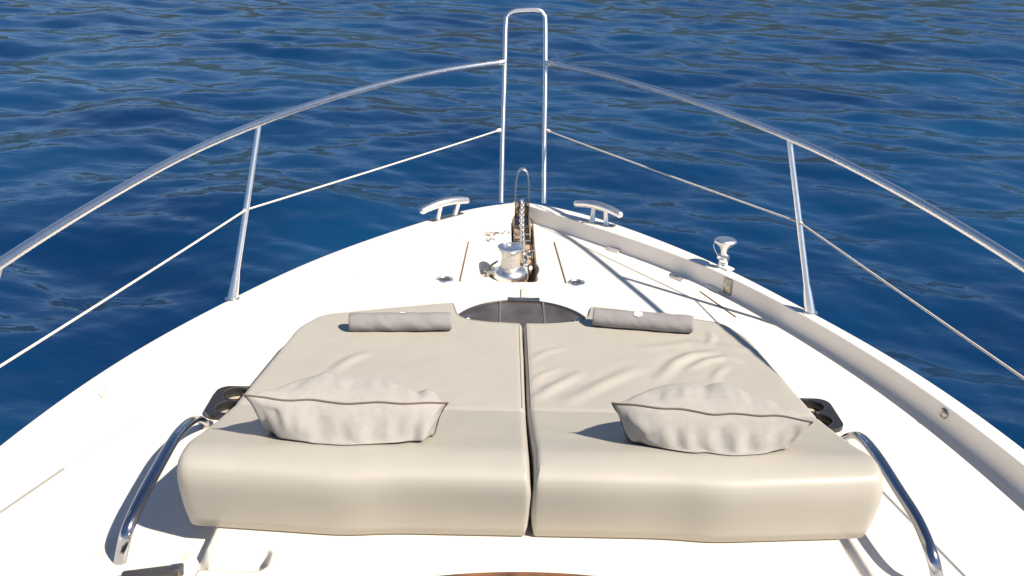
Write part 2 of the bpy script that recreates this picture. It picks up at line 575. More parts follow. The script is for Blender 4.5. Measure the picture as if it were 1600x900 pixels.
# bulwarks with cap rail, one on each side, and the hull below
def build_bulwark(sgn):
    prof = [(0, -0.035, -0.03), (0, -0.012, 0.0), (0, -0.003, 0.006), (0, 0.0, 0.014), (0, 0.001, 0.06), (0, 0.002, H - 0.004), (0, 0.0055, H - 0.0005), (0, 0.012, H + 0.001),
            (0.6, 0.0, H + 0.003), (1, -0.006, H - 0.002), (1, 0.0, H - 0.01), (1, 0.002, H - 0.03), (1, -0.006, H - 0.05), (1, -0.012, -0.14)]
    bm = bmesh.new()
    rings = []
    for (x, y), (ix, iy), (nx, ny) in zip(OUT, INN, NRM):
        ring = []
        for t, d, z in prof:
            px, py = ix + (x - ix) * t + nx * d, iy + (y - iy) * t + ny * d
            px = max(px, 0.045)
            ring.append(bm.verts.new((sgn * px + float(cshift(py)), py, z)))
        rings.append(ring)
    for A, B in zip(rings[:-1], rings[1:]):
        for k in range(len(prof) - 1):
            bm.faces.new((A[k], A[k + 1], B[k + 1], B[k]))
    bm.faces.new(rings[-1])
    bm.faces.new(rings[0][::-1])
    return obj('bulwark', bm, M['cap'], yacht, 30)
bul_r = build_bulwark(1)
bul_l = build_bulwark(-1)

def build_hull():
    bm = bmesh.new()
    levels = [(-0.05, 0.0), (-0.3, 0.03), (-0.9, 0.16), (-1.6, 0.36), (-2.2, 0.55), (-2.9, 0.85)]
    rows = []
    path = [(x, y, 1) for x, y in OUT] + [(x, y, -1) for x, y in OUT[::-1]]
    for z, ins in levels:
        row = []
        for x, y, s in path:
            yy = y if y < 4 else 4 + (y - 4) * (1 - 0.32 * ins)
            xx = max(x - 0.01 - ins * (0.5 + 0.5 * min(1, max(0, (y - 1) / 3))), 0.01)
            row.append(bm.verts.new((s * xx + float(cshift(y)), yy - 0.012, z)))
        rows.append(row)
    for A, B in zip(rows[:-1], rows[1:]):
        for k in range(len(path) - 1):
            bm.faces.new((A[k], A[k + 1], B[k + 1], B[k]))
    for a, b in zip(rows[0][:-1], rows[0][1:]): pass
    obj('hull', bm, M['hullpaint'], yacht, 60)
build_hull()

# ------------------------------------------------------------------ bow railing
RAILZ0 = 0.93
def post_pt(px, py):     # on the raked plane of the bow loop
    d = _fw * FPX + _R * (px - 800) + _U * (450 - py)
    # plane y = 6.0 + 0.40 (z - H)
    t = (6.0 - 0.40 * H + 0.40 * CAM[2] - CAM[1]) / (d[1] - 0.40 * d[2])
    return Vector(CAM + d * t)
lp = [(783, 317), (785, 220), (788, 120), (790, 40), (793, 25), (802, 18), (818, 16), (840, 16), (849, 23), (852, 38), (852, 120), (850.5, 220), (850, 318)]
loop = catmull([post_pt(*p) for p in lp], 6)
bm = bmesh.new()
tube(bm, loop, 0.0165, 16)
lj, rj = post_pt(788, 97), post_pt(852, 98)
railL_px = [(700, 109), (600, 131), (500, 159), (405, 192), (300, 236), (200, 289), (100, 348), (0, 412)]
railR_px = [(930, 114), (1020, 138), (1120, 171), (1236, 216), (1330, 260), (1430, 313), (1520, 366), (1600, 416)]
def railz(i, n): return 0.945 - 0.035 * i / n
zb = lj.z
RZ = [zb - 0.006, zb - 0.02, zb - 0.035, 0.895, 0.88, 0.865, 0.85, 0.835]
rl = [lj] + [at(*p, RZ[i]) for i, p in enumerate(railL_px)]
rr = [rj] + [at(*p, RZ[i]) for i, p in enumerate(railR_px)]
for rail in (rl, rr):
    d = (rail[-1] - rail[-2])
    d.x *= 0.55
    rail.append(rail[-1] + d * 1.4)
    d2 = d.copy(); d2.x *= 0.3
    rail.append(rail[-1] + d2 * 2.0)
def relax(path, n):
    p = [v.copy() for v in path]
    for _ in range(n):
        q = [v.copy() for v in p]
        for i in range(1, len(p) - 1): q[i] = p[i - 1] * 0.25 + p[i] * 0.5 + p[i + 1] * 0.25
        p = q
    return p
railL = relax(catmull(rl, 10), 18)
railR = relax(catmull(rr, 10), 18)
tube(bm, railL, 0.0168, 16)
tube(bm, railR, 0.0168, 16)
for j, rail in ((lj, railL), (rj, railR)):
    dd = (rail[4] - rail[0]).normalized()
    tube(bm, [j, j + dd * 0.05, j + dd * 0.055], [0.019, 0.019, 0.016], 14)
railing = obj('bow_railing', bm, M['steel'], yacht)

def nearest(path, p):
    return min(path, key=lambda q: (q - p).length)
def ray_near(path, px, py):
    """the point of a rail that photo pixel (px, py) looks at"""
    d = Vector(_fw * FPX + _R * (px - 800) + _U * (450 - py)).normalized()
    c = Vector(CAM)
    return min(path, key=lambda q: ((q - c) - d * (q - c).dot(d)).length)
def cap_pt(y, s, inset=0.028):
    x = np.interp(y, OUT[:, 1], OUT[:, 0]) - inset
    return Vector((s * x + float(cshift(y)), y, H))
mids = {}
def stanchion(base, top, key):
    b = bmesh.new()
    ax = (top - base).normalized()
    L = (top - base).length
    pts = [base - ax * 0.0, base + ax * 0.012, base + ax * 0.10, base + ax * 0.14, top]
    tube(b, pts, [0.026, 0.0255, 0.0195, 0.0150, 0.0135], 16)
    lathe(b, [(0.034, 0.0), (0.034, 0.006), (0.027, 0.010)], base, (0, 0, 1), 24)
    obj('stanchion', b, M['steel'], railing)
    mids[key] = (base, top)
stanchion(at(363, 468, H + 0.002), ray_near(railL, 404, 192), 'L')
stanchion(at(1266, 489, H + 0.002), ray_near(railR, 1236, 216), 'R')
topL2 = ray_near(railL, 3, 410)
stanchion(cap_pt(topL2.y - 0.22, -1), topL2, 'L2')
def on_st(key, t):
    a, b = mids[key]
    return a.lerp(b, t)
def st_at_px(key, py):
    best = None
    for i in range(200):
        p = on_st(key, i / 199)
        v = np.array(p) - CAM
        yy = 450 - FPX * v.dot(_U) / v.dot(_fw)
        if best is None or abs(yy - py) < best[0]: best = (abs(yy - py), p)
    return best[1]
def lifeline(p0, p1, p2):
    b = bmesh.new()
    pts = []
    for a, c in ((p0, p1), (p1, p2)):
        for i in range(13):
            t = i / 12
            q = a.lerp(c, t)
            q.z -= 0.003 * 4 * t * (1 - t)
            if not pts or (q - pts[-1]).length > 1e-4: pts.append(q)
    tube(b, pts, 0.0047, 8)
    dd = (p1 - p0).normalized()
    lathe(b, [(0.0, -0.016), (0.011, -0.012), (0.013, 0), (0.011, 0.012), (0.006, 0.03)], p0 + dd * 0.012, dd, 12)
    lathe(b, [(0.009, -0.016), (0.010, 0), (0.009, 0.016)], p1, (p2 - p0).normalized(), 12)
    obj('lifeline', b, M['rope'], railing)
lifeline(post_pt(781.5, 203), st_at_px('L', 328), on_st('L2', 0.5))
_m = st_at_px('R', 347)
_e = at(1600, 590, 0.50)
_e = _m + (_e - _m) * ((_m.y - 1.45) / (_m.y - _e.y))
topR2 = railR[-1] if railR[-1].y > 1.5 else min(railR, key=lambda q: abs(q.y - 1.6))
_b = _e + (_e - topR2); _b = _e.lerp(_b, (_e.z - H) / max(_e.z - _b.z, 0.05))
stanchion(_b, topR2, 'R2')
lifeline(post_pt(854, 204), _m, _e)

# ------------------------------------------------------------------ mooring cleats on the caps
def cleat(e1, e2, f1, f2):
    zt = H + 0.098
    a, b_ = at(*e1, zt - 0.012), at(*e2, zt - 0.012)
    l1, l2 = at(*f1, H + 0.006), at(*f2, H + 0.006)
    # the legs stand under the horn
    mid = (a + b_) / 2; mid.z = zt + 0.012
    pts = catmull([a, a.lerp(mid, 0.5) + Vector((0, 0, 0.006)), mid, b_.lerp(mid, 0.5) + Vector((0, 0, 0.006)), b_], 6)
    n = len(pts)
    rad = [0.0185 + 0.006 * math.sin(math.pi * i / (n - 1)) for i in range(n)]
    rad[0] *= 0.55; rad[-1] *= 0.55
    bm = bmesh.new()
    pts = [pts[0] + (pts[0] - pts[1]).normalized() * 0.006] + pts + [pts[-1] + (pts[-1] - pts[-2]).normalized() * 0.006]
    rad = [0.004] + rad + [0.004]
    tube(bm, pts, rad, 14, up=(0, 0, 1), flat=1.15)
    o = obj('cleat', bm, M['satin'], yacht, 50)
    for l in (l1, l2):
        bm = bmesh.new()
        t = min(pts, key=lambda q: (q.xy - l.xy).length)
        # leg directly under the horn line
        tube(bm, [l, l + Vector((0, 0, 0.008)), l.lerp(t, 0.5), t], [0.022, 0.0165, 0.014, 0.016], 12)
        obj('leg', bm, M['satin'], o)
    bm = bmesh.new()
    c = (l1 + l2) / 2
    d = (l2 - l1)
    ang = math.atan2(d.y, d.x)
    box(bm, (c.x, c.y, H + 0.005), (d.length + 0.11, 0.052, 0.008), Matrix.Rotation(ang, 3, 'Z'), 0.003)
    obj('base_plate', bm, M['steel_dull'], o)
cleat((657, 331), (732, 313), (684, 342), (711, 335))
cleat((898, 318), (972, 337), (925, 347), (947, 351))

# ------------------------------------------------------------------ bow roller with its hoop
roller_c = Vector((SLOT_C, 6.1, 0.035))
bm = bmesh.new()
box(bm, (SLOT_C, 5.96, -0.074), (0.10, 0.60, 0.012), None, 0.003)
roller = obj('bow_roller', bm, M['bronze'], yacht)
for s in (-1, 1):
    bm = bmesh.new()
    for t in (0,):
        prof = [(5.62, -0.079), (6.26, -0.079), (6.29, -0.02), (6.26, 0.06), (6.14, 0.080), (6.03, 0.035), (5.85, -0.01), (5.62, -0.05)]
        x0 = SLOT_C + s * 0.050
        A = [bm.verts.new((x0 - 0.004, y, z)) for y, z in prof]
        B = [bm.verts.new((x0 + 0.004, y, z)) for y, z in prof]
        bm.faces.new(A); bm.faces.new(B[::-1])
        for k in range(len(prof)):
            k2 = (k + 1) % len(prof)
            bm.faces.new((A[k], A[k2], B[k2], B[k]))
    obj('cheek_plate', bm, M['bronze'], roller)
bm = bmesh.new()
lathe(bm, [(0.0, -0.042), (0.052, -0.042), (0.054, -0.030), (0.036, -0.014), (0.030, 0), (0.036, 0.014), (0.054, 0.030), (0.052, 0.042), (0.0, 0.042)], roller_c, (1, 0, 0), 28)
obj('roller_wheel', bm, newmat('worn_rubber', (0.26, 0.20, 0.15), 0.6, color2=(0.12, 0.08, 0.055), vscale=18), roller)
for yy, zz in ((5.80, -0.03), (5.69, -0.035)):
    bm = bmesh.new()
    tube(bm, [(SLOT_C - 0.05, yy, zz), (SLOT_C + 0.05, yy, zz)], 0.009, 10)
    obj('cross_pin', bm, M['steel_dull'], roller)
bm = bmesh.new()
yh = 6.17
tip = aty(815.5, 264, yh)
hz = tip.z
hp = []
for i in range(33):
    a = math.pi * i / 32
    hp.append(Vector((SLOT_C - 0.046 * (math.copysign(abs(math.cos(a)) ** 0.8, math.cos(a))), yh, 0.09 + (hz - 0.09) * math.sin(a) ** 0.72)))
hp = [Vector((hp[0].x, yh, -0.02))] + hp + [Vector((hp[-1].x, yh, -0.02))]
tube(bm, hp, 0.027, 12, up=(0, 1, 0), flat=0.28)
obj('hoop', bm, M['satin'], roller)

bm = bmesh.new()
box(bm, (SLOT_C, 5.43, -0.040), (0.118, 0.40, 0.008), None, 0.002)
obj('chain_plate', bm, newmat('golden_bronze_plate', (0.78, 0.52, 0.28), 0.42, 0.35, color2=(0.58, 0.34, 0.16), vscale=14), roller)

# ------------------------------------------------------------------ windlass
wc = Vector((at(797, 431, -0.04).x, at(797, 431, -0.04).y, -0.044))
bm = bmesh.new()
lathe(bm, [(0.095, 0.0), (0.097, 0.012), (0.094, 0.030), (0.084, 0.044), (0.064, 0.054), (0.055, 0.060), (0.0, 0.060)], wc, (0, 0, 1), 40)
wind = obj('windlass', bm, M['steel'], yacht)
mdrum = newmat('knurled_drum', (0.74, 0.70, 0.64), 0.4, 0.7)
_nt = mdrum.node_tree
_tc = _nt.nodes.new('ShaderNodeTexCoord')
_ck = _nt.nodes.new('ShaderNodeTexVoronoi')
_ck.inputs['Scale'].default_value = 130
_nt.links.new(_tc.outputs['Object'], _ck.inputs['Vector'])
_bp = _nt.nodes.new('ShaderNodeBump'); _bp.inputs['Strength'].default_value = 0.9; _bp.inputs['Distance'].default_value = 0.003
_nt.links.new(_ck.outputs['Distance'], _bp.inputs['Height'])
_nt.links.new(_bp.outputs[0], _nt.nodes['Principled BSDF'].inputs['Normal'])
bm = bmesh.new()
lathe(bm, [(0.054, 0.0), (0.0525, 0.02), (0.051, 0.05), (0.052, 0.08), (0.054, 0.094)], wc + Vector((0, 0, 0.058)), (0, 0, 1), 40)
obj('drum', bm, mdrum, wind)
bm = bmesh.new()
lathe(bm, [(0.052, 0.0), (0.070, 0.010), (0.075, 0.018), (0.073, 0.025), (0.050, 0.030), (0.022, 0.031), (0.019, 0.027), (0.0, 0.027)], wc + Vector((0, 0, 0.150)), (0, 0, 1), 40)
obj('drum_cap', bm, M['steel'], wind)
bm = bmesh.new()
box(bm, wc + Vector((-0.118, 0.012, 0.018)), (0.05, 0.05, 0.036), Matrix.Rotation(0.4, 3, 'Z'), 0.008)
tube(bm, [wc + Vector((-0.13, 0.0, 0.03)), wc + Vector((-0.10, 0.05, 0.05)), wc + Vector((-0.07, 0.09, 0.055))], 0.007, 8)
lathe(bm, [(0.018, 0), (0.018, 0.02), (0.01, 0.026), (0, 0.026)], wc + Vector((-0.15, -0.012, 0.0)), (0, 0, 1), 16)
obj('foot_switch', bm, M['steel_dull'], wind)
bm = bmesh.new()
gx = Vector((SLOT_C + 0.006, wc.y + 0.10, 0.0))
lathe(bm, [(0.0, -0.018), (0.040, -0.018), (0.043, -0.008), (0.028, 0.0), (0.043, 0.008), (0.040, 0.018), (0.0, 0.018)], gx + Vector((0.02, -0.03, -0.03)), (1, 0, 0), 24)
box(bm, gx + Vector((0.028, 0.035, 0.035)), (0.034, 0.05, 0.03), Matrix.Rotation(0.25, 3, 'X'), 0.005)
tube(bm, [gx + Vector((0.0, 0.04, 0.05)), gx + Vector((0.03, 0.045, 0.062)), gx + Vector((0.055, 0.03, 0.066))], 0.007, 8)
obj('chain_stopper', bm, M['steel_dull'], wind)

# anchor chain from the roller to the windlass
chain = empty('anchor_chain', (SLOT_C, 5.6, -0.05))
tag(chain, 'galvanised anchor chain running in the slot from the bow roller to the windlass', 'chain')
cp = catmull([(SLOT_C, 6.30, -0.06), (SLOT_C, 6.16, 0.068), (SLOT_C, 6.10, 0.088), (SLOT_C, 6.02, 0.078), (SLOT_C - 0.004, 5.80, 0.048), (SLOT_C - 0.002, 5.50, 0.022), (SLOT_C + 0.004, 5.28, 0.008),
              (SLOT_C + 0.008, wc.y + 0.12, 0.010), (SLOT_C + 0.010, wc.y + 0.05, -0.008), (SLOT_C + 0.012, wc.y + 0.02, -0.06)], 24)
seglen = [0.0]
for a, b_ in zip(cp[:-1], cp[1:]): seglen.append(seglen[-1] + (b_ - a).length)
def along(s):
    i = min(max(np.searchsorted(seglen, s) - 1, 0), len(cp) - 2)
    t = (s - seglen[i]) / max(seglen[i + 1] - seglen[i], 1e-6)
    return cp[i].lerp(cp[i + 1], min(t, 1)), (cp[i + 1] - cp[i]).normalized()
bm = bmesh.new()
lk = []
for k in range(20):
    a = 2 * math.pi * k / 20
    lk.append(Vector((0.012 * math.cos(a), 0.0135 * (1 if math.sin(a) > 0 else -1) * (abs(math.sin(a)) > 1e-6) + 0.0125 * math.sin(a), 0)))
tube(bm, lk, 0.0056, 8, closed=True)
link0 = obj('link', bm, M['galv'])
pitch_, s, i = 0.0400, 0.0, 0
while s < seglen[-1]:
    p, t = along(s)
    o = link0 if i == 0 else link0.copy()
    if i: COL.objects.link(o)
    q = Vector((0, 1, 0)).rotation_difference(t).to_matrix()
    o.matrix_world = Matrix.Translation(p) @ (q @ Matrix.Rotation(R_(40 + 90 * (i % 2)), 3, 'Y')).to_4x4()
    mw = o.matrix_world.copy()
    parent(o, chain)
    o.matrix_world = mw
    s += pitch_ * 0.92; i += 1

# ------------------------------------------------------------------ round smoked hatch ahead of the sunpad
HC = Vector((0.002, 4.205, 0.05))
bm = bmesh.new()
lathe(bm, [(0.300, -0.05), (0.332, -0.05), (0.332, -0.004), (0.328, 0.004), (0.316, 0.006), (0.312, 0.002), (0.300, -0.004)], HC, (0, 0, 1), 72, False)
hatch = obj('deck_hatch', bm, newmat('dark_frame', (0.10, 0.095, 0.095), 0.3, 0.6), yacht)
bm = bmesh.new()
lathe(bm, [(0.313, -0.012), (0.312, -0.001), (0.20, 0.004), (0.0, 0.006)], HC, (0, 0, 1), 72)
obj('glass', bm, M['glass'], hatch)
for sx in (-1, 1):
    bm = bmesh.new()
    lathe(bm, [(0.024, -0.004), (0.024, 0.010), (0.018, 0.016), (0.010, 0.017), (0, 0.017)], HC + Vector((sx * 0.262, 0.072, 0.0)), (0, 0, 1), 24)
    box(bm, HC + Vector((sx * 0.262 - 0.012, 0.045, 0.010)), (0.016, 0.045, 0.010), None, 0.003)
    obj('latch', bm, M['steel_dull'], hatch)
    bm = bmesh.new()
    box(bm, HC + Vector((sx * 0.105, 0.10, 0.0065)), (0.010, 0.40, 0.003), None, 0.001)
    obj('reflection_band', bm, newmat('reflection_grey', (0.13, 0.12, 0.12), 0.3), hatch)  # reflection bands on the glass, put in as thin grey strips
bm = bmesh.new()
box(bm, HC + Vector((0.01, 0.320, 0.008)), (0.16, 0.034, 0.012), None, 0.004)
obj('hinge', bm, M['steel_dull'], hatch)
bm = bmesh.new()
c = at(820, 460, 0.004)
box(bm, (c.x, c.y, 0.003), (0.040, 0.15, 0.012), None, 0.004)
obj('hatch_strap', bm, M['strapwhite'], yacht)

# deck lights, filler caps, hinges, seams
def deck_light(px, py):
    c = at(px, py, 0.0)
    bm = bmesh.new()
    lathe(bm, [(0.030, 0.003), (0.033, 0.007), (0.044, 0.006), (0.046, 0.0)], c, (0, 0, 1), 32, False)
    o = obj('deck_light', bm, M['steel'], yacht)
    bm = bmesh.new()
    lathe(bm, [(0.033, 0.003), (0.012, 0.0045), (0.0, 0.005)], c, (0, 0, 1), 32, False)
    box(bm, c + Vector((0, 0, 0.006)), (0.040, 0.006, 0.003), Matrix.Rotation(0.5, 3, 'Z'), 0.001)
    box(bm, c + Vector((0, 0, 0.006)), (0.026, 0.006, 0.003), Matrix.Rotation(-0.7, 3, 'Z'), 0.001)
    obj('lens', bm, newmat('grey_lens', (0.16, 0.155, 0.15), 0.25, 0.4, var=0.5, vscale=60), o)
deck_light(695, 437)
deck_light(901, 442)
def filler(px, py, tone):
    c = at(px, py, 0.0)
    bm = bmesh.new()
    lathe(bm, [(0.037, 0.0), (0.037, 0.006), (0.034, 0.010), (0.014, 0.010), (0.011, 0.007), (0.0, 0.007)], c, (0, 0, 1), 32)
    return obj('filler_cap', bm, M[tone], yacht), c
f1, c1 = filler(765, 366.5, 'steel_dull')
f2, c2 = filler(787, 363.5, 'steel')
f3, c3 = filler(765, 375.5, 'steel')
bm = bmesh.new()
mid = (c1 + c2) / 2 + Vector((0, 0, 0.006))
box(bm, mid, (0.03, 0.022, 0.010), None, 0.003)
obj('link_plate', bm, M['steel_dull'], f1)

def strip(name, a, b_, w, z, mat, par=yacht, h=0.003):
    d = b_ - a
    bm = bmesh.new()
    c = (a + b_) / 2
    box(bm, (c.x, c.y, z), (d.length, w, h), Matrix.Rotation(math.atan2(d.y, d.x), 3, 'Z'))
    return obj(name, bm, mat, par)
strip('locker_seam', at(732, 379, 0), at(718.5, 440, 0), 0.0075, 0.0022, M['seam'])
strip('locker_seam', at(866, 379, 0), at(884.5, 443, 0), 0.0075, 0.0022, M['seam'])
strip('locker_seam', at(1094, 456, 0), at(1150, 496, 0), 0.006, 0.0022, M['seam'])
strip('locker_seam', at(715, 372, 0), at(733, 378, 0), 0.004, 0.0022, newmat('pale_seam', (0.5, 0.47, 0.42), 0.8))
strip('deck_seam', at(-40, 829, 0), at(100, 733, 0), 0.010, 0.0022, newmat('grey_seam', (0.30, 0.295, 0.285), 0.8))
strip('deck_seam', at(100, 733, 0), at(225, 651, 0), 0.0045, 0.0022, newmat('light_seam', (0.52, 0.515, 0.50), 0.8))
def hinge_plate(px, py, ang, mat, w=0.085, d=0.036):
    c = at(px, py, 0)
    bm = bmesh.new()
    rot = Matrix.Rotation(R_(ang), 3, 'Z')
    box(bm, (c.x, c.y, 0.004), (w, d, 0.009), rot, 0.003)
    tube(bm, [c + rot @ Vector((-w / 2, 0, 0.009)), c + rot @ Vector((w / 2, 0, 0.009))], 0.006, 10)
    obj('hinge', bm, mat, yacht)
M['pale_steel'] = newmat('pale_steel', (0.60, 0.55, 0.53), 0.45, 0.3)
hinge_plate(958, 392, -40, M['pale_steel'])
hinge_plate(1059, 436, -52, M['pale_steel'])
hinge_plate(1115, 452, -58, M['whitepaint'], 0.10, 0.03)
hinge_plate(680, 383, 35, M['whitepaint'])
hinge_plate(566, 427, 42, M['whitepaint'])

# ------------------------------------------------------------------ fittings on the bulwarks
def face_pt(px, py, s):
    """point of the inner bulwark face seen at a photo pixel"""
    best = None
    for z in np.linspace(0.005, H - 0.005, 40):
        p = at(px, py, z)
        w = s * (float(deck_w(p.y))) + float(cshift(p.y))
        e = abs(p.x - w)
        if best is None or e < best[0]: best = (e, p)
    p = best[1]
    i = int(np.argmin(np.abs(INN[:, 1] - p.y)))
    return p, Vector((-s * NRM[i][0], -NRM[i][1], 0)).normalized()
p, nrm = face_pt(1138, 444, 1)
bm = bmesh.new()
rot = Matrix((nrm.cross(Vector((0, 0, 1))), nrm, Vector((0, 0, 1)))).transposed()
box(bm, Vector((p.x, p.y, 0.048)) + nrm * 0.004, (0.058, 0.008, 0.082), rot, 0.003)
pl = obj('drain_plate', bm, newmat('worn_brass_steel', (0.50, 0.46, 0.36), 0.38, 0.8, color2=(0.30, 0.27, 0.2), vscale=30), yacht)
bm = bmesh.new()
for ph, rr_ in ((0.0, 0.014), (math.pi, 0.014)):
    sw = []
    for k in range(14):
        a = ph + 2.6 * k / 13
        r_ = rr_ * (1 - 0.45 * k / 13)
        sw.append(Vector((p.x, p.y, 0.052)) + nrm * 0.0095 + rot @ Vector((r_ * math.cos(a), 0, r_ * math.sin(a))))
    tube(bm, sw, 0.0024, 6)
obj('swirl_emblem', bm, M['steel'], pl)
for px, py, s, mm in ((1475, 646, 1, 'steel_dull'), (160, 612, -1, 'pale_steel')):
    p, nrm = face_pt(px, py, s)
    bm = bmesh.new()
    lathe(bm, [(0.020, 0.0), (0.0215, 0.004), (0.018, 0.008), (0.012, 0.006), (0.006, 0.009), (0.0, 0.009)], p, nrm, 24)
    obj('socket', bm, M[mm], yacht)

# folding white mushroom-topped fitting on the starboard cap
fb = at(1129, 419, H + 0.002)
bm = bmesh.new()
box(bm, fb + Vector((0.015, -0.005, 0.006)), (0.085, 0.05, 0.012), Matrix.Rotation(R_(-60), 3, 'Z'), 0.004)
box(bm, fb + Vector((-0.014, 0, 0.032)), (0.014, 0.024, 0.05), Matrix.Rotation(R_(-40), 3, 'Z'), 0.004)
box(bm, fb + Vector((0.014, 0, 0.032)), (0.014, 0.024, 0.05), Matrix.Rotation(R_(-40), 3, 'Z'), 0.004)
fit = obj('folding_bollard', bm, M['whitepaint'], yacht)
bm = bmesh.new()
lathe(bm, [(0.0, 0.0), (0.020, 0.004), (0.024, 0.018), (0.017, 0.034), (0.016, 0.05), (0.019, 0.066), (0.030, 0.086), (0.050, 0.102), (0.058, 0.112), (0.058, 0.120), (0.050, 0.128), (0.0, 0.131)],
      fb + Vector((-0.002, 0, 0.034)), (0.02, 0.0, 1), 28)
lathe(bm, [(0.0, -0.03), (0.017, -0.028), (0.02, 0), (0.017, 0.028), (0.0, 0.03)], fb + Vector((-0.002, 0, 0.062)), (0.8, -0.6, 0), 18)
obj('mushroom_head', bm, M['satin'], fit)
bm = bmesh.new()
tube(bm, catmull([fb + Vector((-0.052, 0, 0.150)), fb + Vector((-0.060, -0.004, 0.125)), fb + Vector((-0.042, -0.01, 0.085)), fb + Vector((-0.020, -0.012, 0.06))], 6), 0.0018, 6)
obj('wire', bm, M['steel'], fit)

# ------------------------------------------------------------------ handrails each side of the sunpad
def handrail(px_pts, x0, s):
    pts = []
    for (px, py, z) in px_pts:
        q = at(px, py, z)
        q.x = 0.75 * q.x + 0.25 * x0
        pts.append(q)
    path = relax(catmull(pts, 8), 3)
    bm = bmesh.new()
    tube(bm, path, 0.0190, 18, up=(s, 0, 0.35), flat=0.72)
    o = obj('handrail', bm, M['rail_dark'], yacht)
    for q in (pts[0],):
        bm = bmesh.new()
        lathe(bm, [(0.028, -0.002), (0.028, 0.006), (0.021, 0.010)], (q.x, q.y, 0.0), (0, 0, 1), 20)
        obj('foot', bm, M['steel_dull'], o)
handrail([(322, 664, 0.0), (317, 657, 0.055), (303, 656, 0.115), (279, 678, 0.150), (254, 722, 0.158), (226, 775, 0.150), (203, 822, 0.115), (192, 853, 0.06), (183, 880, -0.004)], -1.215, -1)
handrail([(1313, 692, 0.0), (1320, 683, 0.06), (1340, 681, 0.120), (1366, 709, 0.146), (1400, 764, 0.150), (1430, 812, 0.145), (1451, 862, 0.115), (1463, 896, 0.06), (1471, 923, -0.004)], 1.215, 1)

# ------------------------------------------------------------------ cup holders beside the sunpad
for s, cx, cy in ((-1, -1.165, 3.49), (1, 1.172, 3.49)):
    bm = bmesh.new()
    holes = [circle(cx - s * 0.012, cy + 0.056, 0.048), circle(cx - s * 0.012, cy - 0.056, 0.048)]
    prism(bm, rrect(cx - s * 0.02, cy, 0.19, 0.25, 0.05), 0.003, 0.020, holes=holes)
    o = obj('cup_holder', bm, M['blackplastic'], yacht)
    for h in (0.056, -0.056):
        bm = bmesh.new()
        lathe(bm, [(0.0465, -0.018), (0.0475, 0.018), (0.050, 0.0235), (0.054, 0.0225), (0.056, 0.0195)], (cx - s * 0.012, cy + h, 0), (0, 0, 1), 36, False)
        ring = obj('cup_ring', bm, M['blackplastic'], o)
        bm = bmesh.new()
        lathe(bm, [(0.0465, -0.014), (0.040, -0.011), (0.0, -0.011)], (cx - s * 0.012, cy + h, 0), (0, 0, 1), 36, False)
        obj('cup_base', bm, M['cream'], o)
# ------------------------------------------------------------------ windscreen foot at the bottom of the view, and wiper
bm = bmesh.new()
rows = []
for j in range(6):
    row = []
    for i in range(41):
        x = -0.9 + 1.8 * i / 40
        yf = 2.324 - 0.10 * (x / 0.42) ** 2 * 0.62
        t = j / 5
        row.append(bm.verts.new((x, yf - 0.9 * t, 0.106 + 0.36 * t)))
    rows.append(row)
for A, B in zip(rows[:-1], rows[1:]):
    for k in range(40): bm.faces.new((A[k], A[k + 1], B[k + 1], B[k]))
screen = obj('windscreen', bm, M['glass'], yacht)
bm = bmesh.new()
tube(bm, [(-0.9 + 1.8 * i / 60, 2.328 - 0.10 * ((-0.9 + 1.8 * i / 60) / 0.42) ** 2 * 0.62, 0.106) for i in range(61)], 0.0085, 8)
obj('seal', bm, M['seal'], screen)
bm = bmesh.new()
q = at(268, 889, 0.02)
rot = Matrix.Rotation(R_(14), 3, 'Z')
box(bm, (q.x - 0.055, q.y - 0.03, 0.018), (0.16, 0.05, 0.03), rot, 0.01)
box(bm, (q.x - 0.135, q.y - 0.055, 0.012), (0.12, 0.045, 0.022), rot, 0.008)
wip = obj('corner_vent', bm, newmat('dark_grey_metal', (0.14, 0.135, 0.13), 0.3, 0.6, var=0.3, vscale=20), yacht)
bm = bmesh.new()
box(bm, (q.x + 0.018, q.y - 0.004, 0.02), (0.04, 0.034, 0.028), rot, 0.006)
obj('vent_end', bm, M['steel_dull'], wip)

# ------------------------------------------------------------------ sunpad mattresses
def pad_top(x, y):
    z = np.interp(y, [2.45, 2.52, 2.58, 2.64, 2.70, 2.80, 2.95, 3.1, 3.15, 3.6, 4.0, 4.3], [0.300, 0.324, 0.334, 0.330, 0.312, 0.278, 0.236, 0.200, 0.190, 0.156, 0.138, 0.130])
    return z
_py = np.linspace(2.3, 4.5, 400)
_pz = pad_top(0, _py)
for _ in range(25): _pz[1:-1] = 0.25 * _pz[:-2] + 0.5 * _pz[1:-1] + 0.25 * _pz[2:]
def pad_zt(y): return np.interp(y, _py, _pz) - 0.0055 * np.exp(-((np.asarray(y) - 3.145) / 0.012) ** 2)
def pad_zb(y): return np.interp(y, [2.45, 2.75, 3.2, 4.2], [0.073, 0.074, 0.064, 0.042])

def round_poly(pts, rad, n=7):
    out = []
    N = len(pts)
    for i in range(N):
        p = Vector(pts[i]); a = Vector(pts[i - 1]); b_ = Vector(pts[(i + 1) % N])
        r = rad[i]
        if r <= 0: out.append(p); continue
        da = (a - p); db = (b_ - p)
        l = min(r, da.length * 0.48, db.length * 0.48)
        A = p + da.normalized() * l; B = p + db.normalized() * l
        for k in range(n + 1):
            t = k / n
            out.append((1 - t) ** 2 * A + 2 * t * (1 - t) * p + t * t * B)
    # resample
    res = []
    for i in range(len(out)):
        a, b_ = out[i], out[(i + 1) % len(out)]
        L = (b_ - a).length
        if L < 1e-5: continue
        m = max(1, int(L / 0.016))
        for k in range(m): res.append(a.lerp(b_, k / m))
    return res

